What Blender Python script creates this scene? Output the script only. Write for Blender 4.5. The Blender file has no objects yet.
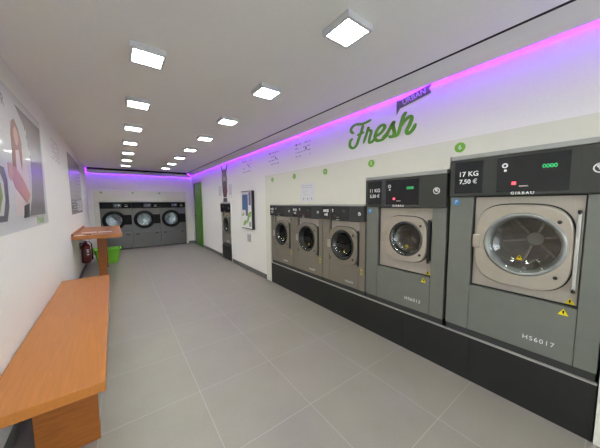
import bpy, bmesh, math, random
from mathutils import Vector, Matrix
random.seed(7)
S = bpy.context.scene
COL = S.collection
PI = math.pi

# ------------------------------------------------------------------ materials
def mat(name, color, rough=.5, metal=0.0, spec=.5, emit=None, estr=0.0, coat=0.0):
    m = bpy.data.materials.new(name); m.use_nodes = True
    b = m.node_tree.nodes['Principled BSDF']
    b.inputs['Base Color'].default_value = (*color, 1)
    b.inputs['Roughness'].default_value = rough
    b.inputs['Metallic'].default_value = metal
    b.inputs['Specular IOR Level'].default_value = spec
    b.inputs['Coat Weight'].default_value = coat
    if emit:
        b.inputs['Emission Color'].default_value = (*emit, 1)
        b.inputs['Emission Strength'].default_value = estr
    return m

def mottle(m, scale, amt, stretch=(1, 1, 1), bump=0.0, detail=4.0):
    """vary base colour with noise in object space (the thing's own texture)"""
    nt = m.node_tree; N = nt.nodes; L = nt.links
    b = N['Principled BSDF']; col = tuple(b.inputs['Base Color'].default_value)
    tc = N.new('ShaderNodeTexCoord'); mp = N.new('ShaderNodeMapping'); mp.inputs['Scale'].default_value = stretch
    nz = N.new('ShaderNodeTexNoise'); nz.inputs['Scale'].default_value = scale; nz.inputs['Detail'].default_value = detail
    mr = N.new('ShaderNodeMapRange'); mr.inputs['From Min'].default_value = .3; mr.inputs['From Max'].default_value = .7
    mr.inputs['To Min'].default_value = 1 - amt; mr.inputs['To Max'].default_value = 1 + amt
    mx = N.new('ShaderNodeVectorMath'); mx.operation = 'SCALE'; mx.inputs[0].default_value = col[:3]
    L.new(tc.outputs['Object'], mp.inputs['Vector']); L.new(mp.outputs['Vector'], nz.inputs['Vector'])
    L.new(nz.outputs['Fac'], mr.inputs['Value']); L.new(mr.outputs['Result'], mx.inputs['Scale'])
    L.new(mx.outputs['Vector'], b.inputs['Base Color'])
    if bump:
        bp = N.new('ShaderNodeBump'); bp.inputs['Strength'].default_value = bump; bp.inputs['Distance'].default_value = .002
        L.new(nz.outputs['Fac'], bp.inputs['Height']); L.new(bp.outputs['Normal'], b.inputs['Normal'])
    return m

M = {}
M['wall'] = mottle(mat('white_wall_paint', (.80, .778, .742), .55), 60, .015, bump=.1)
M['ceiling'] = mottle(mat('ceiling_paint', (.85, .85, .83), .7), 40, .012)
M['cover'] = mottle(mat('ivory_panel', (.69, .675, .585), .42), 12, .01)
M['cornice'] = mat('cornice_paint', (.74, .74, .72), .5)
M['gap'] = mat('gap_shade_black', (.01, .01, .01), .9)
M['skirt'] = mat('grey_skirting', (.15, .145, .14), .4)
M['steel'] = mottle(mat('grey_painted_steel', (.188, .195, .172), .38, .35), 9, .04)
M['warm'] = mottle(mat('warm_stainless', (.28, .25, .205), .36, .6), 7, .05, (1, 1, 14))
M['recess'] = mottle(mat('brushed_recess_steel', (.52, .48, .42), .40, .65), 9, .04, (18, 1, 1))
M['bezel'] = mottle(mat('beige_metal_bezel', (.47, .42, .35), .36, .5), 20, .03)
M['panel'] = mat('dark_control_panel', (.034, .036, .032), .42)
M['black'] = mat('black_screen', (.011, .011, .013), .22)
M['trim'] = mat('light_grey_trim', (.38, .38, .35), .45, .2)
M['base'] = mat('charcoal_base', (.03, .03, .03), .5)
M['void'] = mat('machine_void', (.006, .006, .006), .8)
M['plinth'] = mottle(mat('black_plinth_laminate', (.011, .011, .0105), .5), 160, .35)
M['alu'] = mat('aluminium_edge', (.62, .61, .58), .3, .8)
M['chrome'] = mat('chrome', (.55, .55, .54), .15, 1.0)
M['drum'] = mottle(mat('drum_steel', (.60, .54, .46), .35, .35), 45, .25, bump=.8)
M['drumback'] = mottle(mat('drum_back_steel', (.42, .36, .29), .5, .0), 12, .12)
M['hub'] = mat('drum_hub', (.90, .88, .82), .6, .0)
M['gasket'] = mat('grey_glass_rim', (.26, .265, .25), .2, .3)
M['gasketdark'] = mat('dark_glass_rim', (.06, .062, .06), .2, .3)
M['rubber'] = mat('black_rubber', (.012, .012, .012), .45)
M['white'] = mat('white_print', (.80, .80, .78), .5)
M['red_led'] = mat('red_digit', (.5, .02, .03), .4, emit=(1, .06, .08), estr=1.6)
M['green_led'] = mat('green_digits', (.02, .35, .10), .4, emit=(.03, .55, .18), estr=.35)
M['green_dim'] = mat('green_digits_dim', (.02, .16, .06), .4)
M['red_dim'] = mat('red_digit_dim', (.3, .03, .03), .4)
M['yellow'] = mat('yellow_warning', (.80, .62, .0), .5)
M['blue'] = mat('blue_sticker', (.07, .25, .55), .4)
M['green'] = mat('logo_green_vinyl', (.105, .33, .015), .5)
M['badge'] = mat('badge_green', (.16, .42, .035), .45)
M['doorgreen'] = mottle(mat('green_door', (.075, .235, .012), .4), 5, .10)
M['ribbon'] = mat('grey_vinyl_ribbon', (.10, .13, .075), .5)
M['wood'] = mottle(mat('beech_veneer', (.40, .145, .026), .38, spec=.3, coat=.22), 5, .07, (.9, 14, 14)); M['wood'].node_tree.nodes['Principled BSDF'].inputs['Coat Roughness'].default_value = .16
M['woodx'] = mottle(mat('beech_veneer_shaded', (.27, .085, .014), .45, spec=.35), 6, .14, (2, 2, 12))  # darker beech for legs and rails; part of their shade is in this colour
M['paper'] = mat('white_paper', (.78, .77, .76), .6)
M['ink'] = mat('grey_ink', (.22, .22, .25), .6)
M['extred'] = mat('extinguisher_red', (.16, .006, .008), .3, coat=.3)
M['bin'] = mat('lime_plastic', (.19, .55, .03), .45)
M['sheet'] = mat('poster_vinyl', (.67, .66, .68), .3, coat=.4)
for n_, c_ in (('acrylic', (.60, .59, .61)), ('acrylicline', (.48, .47, .49)), ('acrylicgrey', (.40, .39, .41))):
    M[n_] = mat(n_ + '_sheet', c_, .4, coat=1.0); M[n_].node_tree.nodes['Principled BSDF'].inputs['Coat Roughness'].default_value = .07
M['frosted'] = mat('pale_grey_vinyl', (.50, .49, .50), .25)
M['lampwhite'] = mat('lamp_frame', (.62, .63, .65), .5)
M['lamp'] = mat('lamp_diffuser', (.9, .9, .9), .5, emit=(.945, 1.0, .95), estr=29)
def lamp_optic(m, strength, p):
    N = m.node_tree.nodes; L = m.node_tree.links; g = N.new('ShaderNodeNewGeometry'); d = N.new('ShaderNodeVectorMath'); d.operation = 'DOT_PRODUCT'
    L.new(g.outputs['True Normal'], d.inputs[0]); L.new(g.outputs['Incoming'], d.inputs[1])
    ab = N.new('ShaderNodeMath'); ab.operation = 'ABSOLUTE'; L.new(d.outputs['Value'], ab.inputs[0])
    pw = N.new('ShaderNodeMath'); pw.operation = 'POWER'; pw.inputs[1].default_value = p; L.new(ab.outputs[0], pw.inputs[0])
    mu = N.new('ShaderNodeMath'); mu.operation = 'MULTIPLY'; mu.inputs[1].default_value = strength; L.new(pw.outputs[0], mu.inputs[0])
    L.new(mu.outputs[0], N['Principled BSDF'].inputs['Emission Strength'])
lamp_optic(M['lamp'], 50, .8)
M['led'] = mat('violet_led', (.3, .1, .6), .5, emit=(.22, .005, 1.0), estr=50)
M['plate'] = mat('socket_white', (.56, .56, .54), .4)
M['dark_frame'] = mat('black_frame', (.02, .02, .02), .4)

def simple(name, c, r=.35): 
    M[name] = mat(name, c, r, coat=1.0 if name in ('curtain', 'fold') else 0.0); M[name].node_tree.nodes['Principled BSDF'].inputs['Coat Roughness'].default_value = .2; return M[name]
for n, c in dict(curtain=(.31, .275, .30), hair=(.30, .14, .10), fold=(.24, .21, .235), skin=(.60, .36, .30), blouse=(.66, .56, .56), sleeve=(.55, .28, .27),
                 darkcloth=(.06, .05, .06), portdark=(.10, .09, .12), portgreen=(.28, .36, .06), pblue=(.05, .13, .30), pleaf=(.22, .42, .05),
                 ppurple=(.16, .08, .22), pgrey=(.33, .33, .35), petgrey=(.11, .105, .08), petdark=(.07, .05, .08), maroon=(.13, .035, .035), teal=(.10, .24, .26)).items():
    simple(n, c)

def glass_mat(name, tint, refl=.16, clear=(.80, .82, .82)):
    m = bpy.data.materials.new(name); m.use_nodes = True
    nt = m.node_tree; N = nt.nodes; L = nt.links; N.clear()
    o = N.new('ShaderNodeOutputMaterial'); t = N.new('ShaderNodeBsdfTransparent'); t.inputs['Color'].default_value = (*clear, 1)
    g = N.new('ShaderNodeBsdfGlossy'); g.inputs['Color'].default_value = (*tint, 1); g.inputs['Roughness'].default_value = .06
    lw = N.new('ShaderNodeLayerWeight'); lw.inputs['Blend'].default_value = .35
    mr = N.new('ShaderNodeMapRange'); mr.inputs['To Min'].default_value = refl * .4; mr.inputs['To Max'].default_value = min(1, refl * 4)
    mx = N.new('ShaderNodeMixShader')
    L.new(lw.outputs['Fresnel'], mr.inputs['Value']); L.new(mr.outputs['Result'], mx.inputs['Fac'])
    L.new(t.outputs[0], mx.inputs[1]); L.new(g.outputs[0], mx.inputs[2]); L.new(mx.outputs[0], o.inputs['Surface'])
    return m
M['glass'] = glass_mat('door_glass', (.9, .9, .9), .13, (.94, .95, .94))
M['pane'] = glass_mat('shop_pane', (.9, .9, .9), .1, (.95, .96, .96))

def floor_mat():
    m = mat('grey_porcelain_tiles', (.18, .175, .17), .32)
    nt = m.node_tree; N = nt.nodes; L = nt.links; b = N['Principled BSDF']
    tc = N.new('ShaderNodeTexCoord'); sp = N.new('ShaderNodeSeparateXYZ'); L.new(tc.outputs['Object'], sp.inputs[0])
    def line(out, off):
        a = N.new('ShaderNodeMath'); a.operation = 'ADD'; a.inputs[1].default_value = 60 - off + .3
        d = N.new('ShaderNodeMath'); d.operation = 'DIVIDE'; d.inputs[1].default_value = .6
        f = N.new('ShaderNodeMath'); f.operation = 'FRACT'
        s = N.new('ShaderNodeMath'); s.operation = 'SUBTRACT'; s.inputs[1].default_value = .5
        ab = N.new('ShaderNodeMath'); ab.operation = 'ABSOLUTE'
        lt = N.new('ShaderNodeMath'); lt.operation = 'LESS_THAN'; lt.inputs[1].default_value = .0036
        L.new(out, a.inputs[0]); L.new(a.outputs[0], d.inputs[0]); L.new(d.outputs[0], f.inputs[0]); L.new(f.outputs[0], s.inputs[0])
        L.new(s.outputs[0], ab.inputs[0]); L.new(ab.outputs[0], lt.inputs[0]); return lt.outputs[0]
    mx = N.new('ShaderNodeMath'); mx.operation = 'MAXIMUM'
    L.new(line(sp.outputs['X'], 1.02), mx.inputs[0]); L.new(line(sp.outputs['Y'], .67), mx.inputs[1])
    n1 = N.new('ShaderNodeTexNoise'); n1.inputs['Scale'].default_value = 3.0; n1.inputs['Detail'].default_value = 6
    n2 = N.new('ShaderNodeTexNoise'); n2.inputs['Scale'].default_value = 120; n2.inputs['Detail'].default_value = 3
    L.new(tc.outputs['Object'], n1.inputs['Vector']); L.new(tc.outputs['Object'], n2.inputs['Vector'])
    ad = N.new('ShaderNodeMath'); ad.operation = 'ADD'; L.new(n1.outputs['Fac'], ad.inputs[0]); L.new(n2.outputs['Fac'], ad.inputs[1])
    mr = N.new('ShaderNodeMapRange'); mr.inputs['From Min'].default_value = .6; mr.inputs['From Max'].default_value = 1.4
    mr.inputs['To Min'].default_value = .88; mr.inputs['To Max'].default_value = 1.12; L.new(ad.outputs[0], mr.inputs['Value'])
    sc = N.new('ShaderNodeVectorMath'); sc.operation = 'SCALE'; sc.inputs[0].default_value = (.232, .207, .172); L.new(mr.outputs['Result'], sc.inputs['Scale'])
    mc = N.new('ShaderNodeMix'); mc.data_type = 'RGBA'; L.new(mx.outputs[0], mc.inputs['Factor'])
    L.new(sc.outputs['Vector'], mc.inputs['A']); mc.inputs['B'].default_value = (.33, .30, .26, 1)
    L.new(mc.outputs['Result'], b.inputs['Base Color'])
    rr = N.new('ShaderNodeMapRange'); rr.inputs['To Min'].default_value = .30; rr.inputs['To Max'].default_value = .44
    L.new(n1.outputs['Fac'], rr.inputs['Value']); L.new(rr.outputs['Result'], b.inputs['Roughness'])
    return m
M['floor'] = floor_mat()

# ------------------------------------------------------------------ mesh builder
class MB:
    def __init__(s): s.v = []; s.f = []; s.m = []; s.mats = []; s.sm = []
    def mi(s, m):
        m = M[m]
        if m not in s.mats: s.mats.append(m)
        return s.mats.index(m)
    def add(s, vs, fs, m, smooth=False):
        o = len(s.v); k = s.mi(m)
        s.v += [tuple(v) for v in vs]
        for f in fs: s.f.append([i + o for i in f]); s.m.append(k); s.sm.append(smooth)
        return s
    def box(s, x0, x1, y0, y1, z0, z1, m, bev=0.0):
        x0, x1 = sorted((x0, x1)); y0, y1 = sorted((y0, y1)); z0, z1 = sorted((z0, z1))
        bm = bmesh.new(); bmesh.ops.create_cube(bm, size=1)
        for v in bm.verts: v.co = ((x0 + x1) / 2 + v.co.x * (x1 - x0), (y0 + y1) / 2 + v.co.y * (y1 - y0), (z0 + z1) / 2 + v.co.z * (z1 - z0))
        if bev: bmesh.ops.bevel(bm, geom=bm.edges[:], offset=bev, segments=2, profile=.5, affect='EDGES')
        bm.verts.index_update()
        s.add([v.co[:] for v in bm.verts], [[v.index for v in f.verts] for f in bm.faces], m); bm.free(); return s
    def prism(s, pts, y0, y1, m):
        """polygon in x,z extruded along y (front = y0)"""
        n = len(pts); a = sum(pts[i][0] * pts[(i + 1) % n][1] - pts[(i + 1) % n][0] * pts[i][1] for i in range(n))
        if a < 0: pts = pts[::-1]
        vs = [(x, y0, z) for x, z in pts] + [(x, y1, z) for x, z in pts]
        fs = [list(range(n)), list(range(2 * n - 1, n - 1, -1))] + [[i, i + n, (i + 1) % n + n, (i + 1) % n] for i in range(n)]
        return s.add(vs, fs, m)
    def ring(s, outer, inner, y0, y1, m, smooth=False):
        """two same-length loops in x,z -> solid frame between them"""
        n = len(outer)
        vs = [(x, y0, z) for x, z in outer] + [(x, y0, z) for x, z in inner] + [(x, y1, z) for x, z in outer] + [(x, y1, z) for x, z in inner]
        fs = []
        for i in range(n):
            j = (i + 1) % n
            fs += [[i, j, j + n, i + n], [i + 2 * n, i + 3 * n, j + 3 * n, j + 2 * n], [j, i, i + 2 * n, j + 2 * n], [i + n, j + n, j + 3 * n, i + 3 * n]]
        return s.add(vs, fs, m, smooth)
    def lathe(s, prof, c, m, axis='y', n=40, smooth=True):
        """profile of (radius, along axis) revolved round axis through c"""
        vs = []; fs = []
        for r, t in prof:
            for i in range(n):
                a = 2 * PI * i / n
                if axis == 'y': vs.append((c[0] + r * math.cos(a), c[1] + t, c[2] + r * math.sin(a)))
                elif axis == 'z': vs.append((c[0] + r * math.cos(a), c[1] + r * math.sin(a), c[2] + t))
                else: vs.append((c[0] + t, c[1] + r * math.cos(a), c[2] + r * math.sin(a)))
        for k in range(len(prof) - 1):
            for i in range(n):
                j = (i + 1) % n; fs.append([k * n + i, k * n + j, (k + 1) * n + j, (k + 1) * n + i])
        if prof[0][0] > 1e-6: fs.append(list(range(n))[::-1])
        if prof[-1][0] > 1e-6: fs.append([(len(prof) - 1) * n + i for i in range(n)])
        return s.add(vs, fs, m, smooth)
    def surf(s, prof, c, m, n=48):
        """open lathe about y (no caps)"""
        vs = []; fs = []
        for r, t in prof:
            for i in range(n):
                a = 2 * PI * i / n; vs.append((c[0] + r * math.cos(a), c[1] + t, c[2] + r * math.sin(a)))
        for k in range(len(prof) - 1):
            for i in range(n):
                j = (i + 1) % n; fs.append([k * n + i, k * n + j, (k + 1) * n + j, (k + 1) * n + i])
        return s.add(vs, fs, m, True)
    def tube(s, path, r, m, n=10):
        path = [Vector(p) for p in path]; vs = []; fs = []
        for i, p in enumerate(path):
            d = (path[min(i + 1, len(path) - 1)] - path[max(i - 1, 0)]).normalized()
            u = d.orthogonal().normalized() if i == 0 else (u - d * u.dot(d)).normalized()
            w = d.cross(u)
            for k in range(n):
                a = 2 * PI * k / n; vs.append(p + r * (math.cos(a) * u + math.sin(a) * w))
        for i in range(len(path) - 1):
            for k in range(n):
                j = (k + 1) % n; fs.append([i * n + k, i * n + j, (i + 1) * n + j, (i + 1) * n + k])
        fs.append(list(range(n))[::-1]); fs.append([(len(path) - 1) * n + k for k in range(n)])
        return s.add(vs, fs, m, True)
    def text(s, txt, x, z, size, m, y=0.0, align='CENTER', spacing=1.0, ang=0.0, ext=.0006, bold=0.0):
        cu = bpy.data.curves.new('text', 'FONT'); cu.body = txt; cu.size = size; cu.align_x = align; cu.align_y = 'CENTER'
        cu.space_character = spacing; cu.extrude = ext; cu.resolution_u = 3; cu.offset = bold
        ob = bpy.data.objects.new('text', cu); COL.objects.link(ob)
        me = bpy.data.meshes.new_from_object(ob.evaluated_get(bpy.context.evaluated_depsgraph_get()))
        ca, sa = math.cos(ang), math.sin(ang)
        s.add([(x + v.co.x * ca - v.co.y * sa, y - v.co.z, z + v.co.x * sa + v.co.y * ca) for v in me.vertices], [list(p.vertices) for p in me.polygons], m)
        bpy.data.objects.remove(ob); bpy.data.curves.remove(cu); bpy.data.meshes.remove(me); return s
    def stroke(s, pts, w, y0, y1, m, n=7):
        """hand-lettered stroke in x,z, rounded ends"""
        P = [Vector(p).to_2d() for p in pts]; P = [2 * P[0] - P[1]] + P + [2 * P[-1] - P[-2]]
        c = []
        for i in range(1, len(P) - 2):
            for k in range(n):
                t = k / n; a, b, d, e = P[i - 1], P[i], P[i + 1], P[i + 2]
                c.append(.5 * ((2 * b) + (d - a) * t + (2 * a - 5 * b + 4 * d - e) * t * t + (3 * b - a - 3 * d + e) * t ** 3))
        c.append(P[-2]); N = len(c); L = []; R = []
        for i, p in enumerate(c):
            d = (c[min(i + 1, N - 1)] - c[max(i - 1, 0)]).normalized(); nn = Vector((-d.y, d.x))
            e = min(1, .45 + .55 * min(i, N - 1 - i) / 3) * (.72 + .38 * abs(d.y))
            L.append(p + nn * w / 2 * e); R.append(p - nn * w / 2 * e)
        vs = [(p.x, y0, p.y) for p in L] + [(p.x, y0, p.y) for p in R] + [(p.x, y1, p.y) for p in L] + [(p.x, y1, p.y) for p in R]
        fs = []
        for i in range(N - 1):
            fs += [[i, N + i, N + i + 1, i + 1], [2 * N + i, i, i + 1, 2 * N + i + 1], [N + i, 3 * N + i, 3 * N + i + 1, N + i + 1], [2 * N + i, 2 * N + i + 1, 3 * N + i + 1, 3 * N + i]]
        fs += [[0, 2 * N, 3 * N, N], [N - 1, 2 * N - 1, 4 * N - 1, 3 * N - 1]]
        return s.add(vs, fs, m)
    def build(s, name, parent=None, loc=(0, 0, 0), rz=0.0):
        me = bpy.data.meshes.new(name); me.from_pydata(s.v, [], s.f)
        for m in s.mats: me.materials.append(m)
        me.polygons.foreach_set('material_index', s.m); me.polygons.foreach_set('use_smooth', s.sm)
        me.validate(); me.update()
        o = bpy.data.objects.new(name, me); COL.objects.link(o); o.location = loc; o.rotation_euler = (0, 0, rz)
        if parent: o.parent = parent
        return o

def tag(o, label, cat, group=None):
    o['label'] = label; o['category'] = cat
    if group: o['group'] = group
    return o
def thing(name, label, cat, loc=(0, 0, 0), rz=0.0, group=None):
    o = bpy.data.objects.new(name, None); o.empty_display_size = .1; COL.objects.link(o)
    o.location = loc; o.rotation_euler = (0, 0, rz); return tag(o, label, cat, group)
def struct(o): o['kind'] = 'structure'; return o
def part(mb, name, parent, label=None):
    o = mb.build(name, parent)
    if label: o['label'] = label
    return o
def copy_tree(o, parent=None):
    c = o.copy(); COL.objects.link(c)
    if parent:
        c.parent = parent
    for ch in list(o.children): copy_tree(ch, c)
    return c

def superloop(cx, cz, hw, hh, e, n=64):
    out = []
    for i in range(n):
        a = 2 * PI * i / n; c, s_ = math.cos(a), math.sin(a)
        out.append((cx + hw * math.copysign(abs(c) ** (2 / e), c), cz + hh * math.copysign(abs(s_) ** (2 / e), s_)))
    return out
def circ(cx, cz, r, n=64): return [(cx + r * math.cos(2 * PI * i / n), cz + r * math.sin(2 * PI * i / n)) for i in range(n)]
def rectloop(x0, x1, z0, z1, cx, cz, n=64):
    out = []
    for i in range(n):
        a = 2 * PI * i / n; c, s_ = math.cos(a), math.sin(a); t = 1e9
        if c > 1e-9: t = min(t, (x1 - cx) / c)
        if c < -1e-9: t = min(t, (x0 - cx) / c)
        if s_ > 1e-9: t = min(t, (z1 - cz) / s_)
        if s_ < -1e-9: t = min(t, (z0 - cz) / s_)
        out.append([cx + t * c, cz + t * s_])
    for X in (x0, x1):                                   # pull the nearest sample onto each corner
        for Z in (z0, z1):
            k = min(range(n), key=lambda i: (out[i][0] - X) ** 2 + (out[i][1] - Z) ** 2); out[k] = [X, Z]
    return [tuple(p) for p in out]

# ------------------------------------------------------------------ main dimensions (metres)
XR = 2.18                 # right wall plane
YB = 9.45                 # back wall plane
YF = -2.3                 # added shop front, unseen behind the camera
ZC = 2.48                 # ceiling
LX0, LSL = -0.56, -0.0155 # left wall: x = LX0 + LSL*y
def lwx(y): return LX0 + LSL * y
LRZ = PI / 2 + math.atan(-LSL)

# ------------------------------------------------------------------ the shell
b = MB(); b.box(-1.0, 3.3, YF - .3, 10.6, -.1, 0, 'floor'); struct(b.build('floor'))
b = MB(); b.box(-1.0, 1.977, YF - .1, YB - .20, ZC, ZC + .12, 'ceiling')
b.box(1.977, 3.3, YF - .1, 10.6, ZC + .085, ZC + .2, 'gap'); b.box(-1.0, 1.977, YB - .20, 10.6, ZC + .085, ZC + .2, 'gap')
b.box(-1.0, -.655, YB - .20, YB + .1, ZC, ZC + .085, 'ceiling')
b.box(1.976, 2.002, YF, YB - .2, ZC - .001, ZC + .02, 'gap'); b.box(-.655, 1.977, YB - .205, YB - .2, ZC - .055, ZC + .02, 'gap')  # black strips fill the ceiling groove, standing in for its shade
struct(b.build('ceiling'))
b = MB()
pts = [(lwx(YF - .1), YF - .1), (lwx(10.4), 10.4), (lwx(10.4) - .15, 10.4), (lwx(YF - .1) - .15, YF - .1)]
b.add([(x, y, z) for z in (0, ZC + .12) for x, y in pts], [[0, 1, 5, 4], [1, 2, 6, 5], [2, 3, 7, 6], [3, 0, 4, 7], [0, 3, 2, 1], [4, 5, 6, 7]], 'wall')
struct(b.build('wall_left'))
K0, K1, KZ = 5.745, 6.43, 1.45      # opening for the washer set in the wall
b = MB()
b.box(XR, XR + .12, YF, 10.4, 1.82, ZC + .12, 'wall')
b.box(XR, XR + .12, 3.86, K0, 0, 1.82, 'wall'); b.box(XR, XR + .12, K0, K1, KZ, 1.82, 'wall'); b.box(XR, XR + .12, K1, 10.4, 0, 1.82, 'wall')
b.box(XR, XR + .12, YF, .03, 0, 1.82, 'wall')
b.box(3.08, 3.14, -.1, 6.6, 0, 1.9, 'wall'); b.box(XR + .12, 3.1, -.1, 6.6, 1.83, 1.9, 'wall')
b.box(XR + .12, 3.1, -.1, -.04, 0, 1.85, 'wall'); b.box(XR + .12, 3.1, 6.5, 6.56, 0, 1.85, 'wall')
struct(b.build('wall_right'))
DX0, DW = -.452, .788               # the dryers' niche
DX1 = DX0 + 3 * DW
b = MB()
b.box(-.9, DX0 - .008, YB, YB + .12, 0, ZC + .12, 'wall'); b.box(DX1 + .008, XR, YB, YB + .12, 0, ZC + .12, 'wall')
b.box(DX0 - .008, DX1 + .008, YB, YB + .12, 1.50, ZC + .12, 'wall')
b.box(-.9, 2.3, 10.3, 10.36, 0, ZC + .12, 'wall')
struct(b.build('wall_back'))
# shop front and window, unseen behind the camera, added to let daylight in
b = MB()
b.box(-.7, 2.3, YF - .1, YF, 2.3, ZC + .12, 'wall'); b.box(-.7, -.5, YF - .1, YF, 0, 2.3, 'wall'); b.box(2.1, 3.2, YF - .1, YF, 0, ZC + .12, 'wall')
struct(b.build('wall_front'))
b = MB()
for x0, x1, z0, z1 in ((-.5, 2.1, 0, .08), (-.5, 2.1, 2.22, 2.3), (-.5, -.43, .08, 2.22), (2.03, 2.1, .08, 2.22), (.75, .82, .08, 2.22)): b.box(x0, x1, YF - .07, YF - .02, z0, z1, 'dark_frame')
w = struct(b.build('added_window_1'))
b = MB(); b.box(-.43, .75, YF - .048, YF - .042, .08, 2.22, 'pane'); b.box(.82, 2.03, YF - .048, YF - .042, .08, 2.22, 'pane'); b.build('pane', w)

# skirtings
b = MB(); b.box(XR - .014, XR, 4.01, K0 - .06, 0, .085, 'skirt', .002); b.box(XR - .014, XR, K1 + .03, 8.24, 0, .085, 'skirt', .002); b.box(XR - .014, XR, 9.06, YB, 0, .085, 'skirt', .002)
struct(b.build('baseboard_right'))
b = MB(); b.box(0, 11.75, -.013, 0, 0, .085, 'skirt', .002); struct(b.build('baseboard_left', loc=(lwx(YF), YF, 0), rz=LRZ))
b = MB(); b.box(DX1 + .07, XR - .014, YB - .014, YB, 0, .085, 'skirt', .002); struct(b.build('baseboard_back'))

# cornices that hide the violet strips
def cornice_profile(d):  # distance from the wall plane, height
    return [(.179, ZC + .085), (.179, ZC - .002), (.050, ZC - .082), (.040, ZC - .074), (.162, ZC + .014), (.162, ZC + .085)]
prof = cornice_profile(0)
b = MB(); n = len(prof); ya, yb = YF, YB - .04
b.add([(XR - d, ya, z) for d, z in prof] + [(XR - d, yb - (d - .05), z) for d, z in prof],
      [list(range(n)), list(range(2 * n - 1, n - 1, -1))] + [[i, i + n, (i + 1) % n + n, (i + 1) % n] for i in range(n)], 'cornice')
struct(b.build('trim_1'))
b = MB(); xa, xb = -.66, XR - .04
prof = [(.199, ZC + .085), (.199, ZC - .050), (.050, ZC - .137), (.040, ZC - .129), (.190, ZC - .035), (.190, ZC + .085)]
b.add([(xa, YB - d, z) for d, z in prof] + [(xb - (d - .05), YB - d, z) for d, z in prof],
      [list(range(n)), list(range(2 * n - 1, n - 1, -1))] + [[i, i + n, (i + 1) % n + n, (i + 1) % n] for i in range(n)], 'cornice')
struct(b.build('trim_2'))
b = MB(); b.box(XR - .060, XR - .036, YF + .1, YB - .08, ZC + .058, ZC + .072, 'led')
tag(b.build('led_strip'), 'violet light strip behind the long cornice, washing down the wall over the washers', 'light strip')
b = MB(); b.box(-.64, XR - .09, YB - .060, YB - .036, ZC + .005, ZC + .019, 'led')
tag(b.build('led_strip'), 'violet light strip behind the short cornice over the three dryers at the far end', 'light strip')

# ivory cover panels round the machines
BIG, MED = (.055, .885), (.905, 1.722)
SM = [(1.735, 2.435), (2.445, 3.130), (3.138, 3.815)]
b = MB()
poly = [(YF + .6, 0), (.045, 0), (.045, 1.782), (.893, 1.782), (.893, 1.692), (1.728, 1.692), (1.728, 1.405), (3.824, 1.405), (3.824, 0), (3.985, 0), (3.985, 1.915), (YF + .6, 1.915)]
vs = [(XR - .012, y, z) for y, z in poly] + [(XR - .001, y, z) for y, z in poly]; n = len(poly)
b.add(vs, [list(range(n)), list(range(2 * n - 1, n - 1, -1))] + [[i, i + n, (i + 1) % n + n, (i + 1) % n] for i in range(n)], 'cover')
struct(b.build('trim_3'))
b = MB()
poly = [(-.575, 0), (DX0 - .006, 0), (DX0 - .006, 1.495), (DX1 + .006, 1.495), (DX1 + .006, 0), (DX1 + .05, 0), (DX1 + .05, 1.835), (-.575, 1.835)]
b.prism(poly, YB - .013, YB - .001, 'cover'); struct(b.build('trim_4'))
b = MB(); b.box(XR - .014, XR - .001, K0 - .055, K0 - .002, 0, KZ + .02, 'white', .002)
struct(b.build('trim_5'))

# green door in the right wall near the corner
b = MB(); b.box(-.37, .37, -.035, -.002, .006, 2.07, 'doorgreen', .004); d = struct(b.build('door_1', loc=(XR, 8.65, 0), rz=-PI / 2))
b = MB(); b.box(-.405, -.372, -.05, -.002, .004, 2.105, 'petdark', .003); b.box(.372, .405, -.05, -.002, .004, 2.105, 'doorgreen', .003); b.box(-.405, .405, -.05, -.002, 2.072, 2.105, 'doorgreen', .003); b.build('door_frame', d)
b = MB(); b.tube([(-.30, -.035, 1.02), (-.30, -.085, 1.02), (-.20, -.085, 1.02)], .01, 'chrome'); b.build('handle', d)

# ------------------------------------------------------------------ ceiling lights
ORD = ['nearest', 'second', 'third', 'fourth', 'fifth', 'sixth', 'seventh', 'eighth']
def make_light():
    t = thing('ceiling_light', '', 'ceiling light')
    b = MB(); o = rectloop(-.105, .105, -.105, .105, 0, 0, 32); i_ = rectloop(-.088, .088, -.088, .088, 0, 0, 32)
    n = 32
    vs = [(x, y, 0) for x, y in o] + [(x, y, -.038) for x, y in o] + [(x, y, -.038) for x, y in i_] + [(x, y, -.03) for x, y in i_]
    fs = []
    for r in range(3): fs += [[r * n + k, (r + 1) * n + k, (r + 1) * n + (k + 1) % n, r * n + (k + 1) % n] for k in range(n)]
    b.add(vs, fs, 'lampwhite'); part(b, 'frame', t)
    b = MB(); b.box(-.088, .088, -.088, .088, -.0345, -.028, 'lamp'); part(b, 'diffuser', t, 'glowing white diffuser'); return t
proto = make_light(); used = False
for row, x in (('w', 1.172), ('b', .226)):
    for k in range(-1, 8):
        o = copy_tree(proto) if used else proto; used = True
        o.location = (x, 1.09 + 1.005 * k, ZC); o['group'] = 'square ceiling lights'
        if row == 'w':
            o['label'] = ('square ceiling light behind the camera, in the row nearer the washers' if k < 0 else '%s square ceiling light of the row running nearer the washers' % (ORD[k] if k == 0 else ORD[k] + ' from the camera'))
        else:
            o['label'] = ('square ceiling light %s the camera, in the row nearer the bench' % ('behind' if k < 0 else 'just above and left of') if k < 1 else
                          '%s square ceiling light%s, in the row nearer the bench wall' % (('first in view' if k == 1 else ORD[k - 1] + ' in view'), ' from the camera'))

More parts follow.
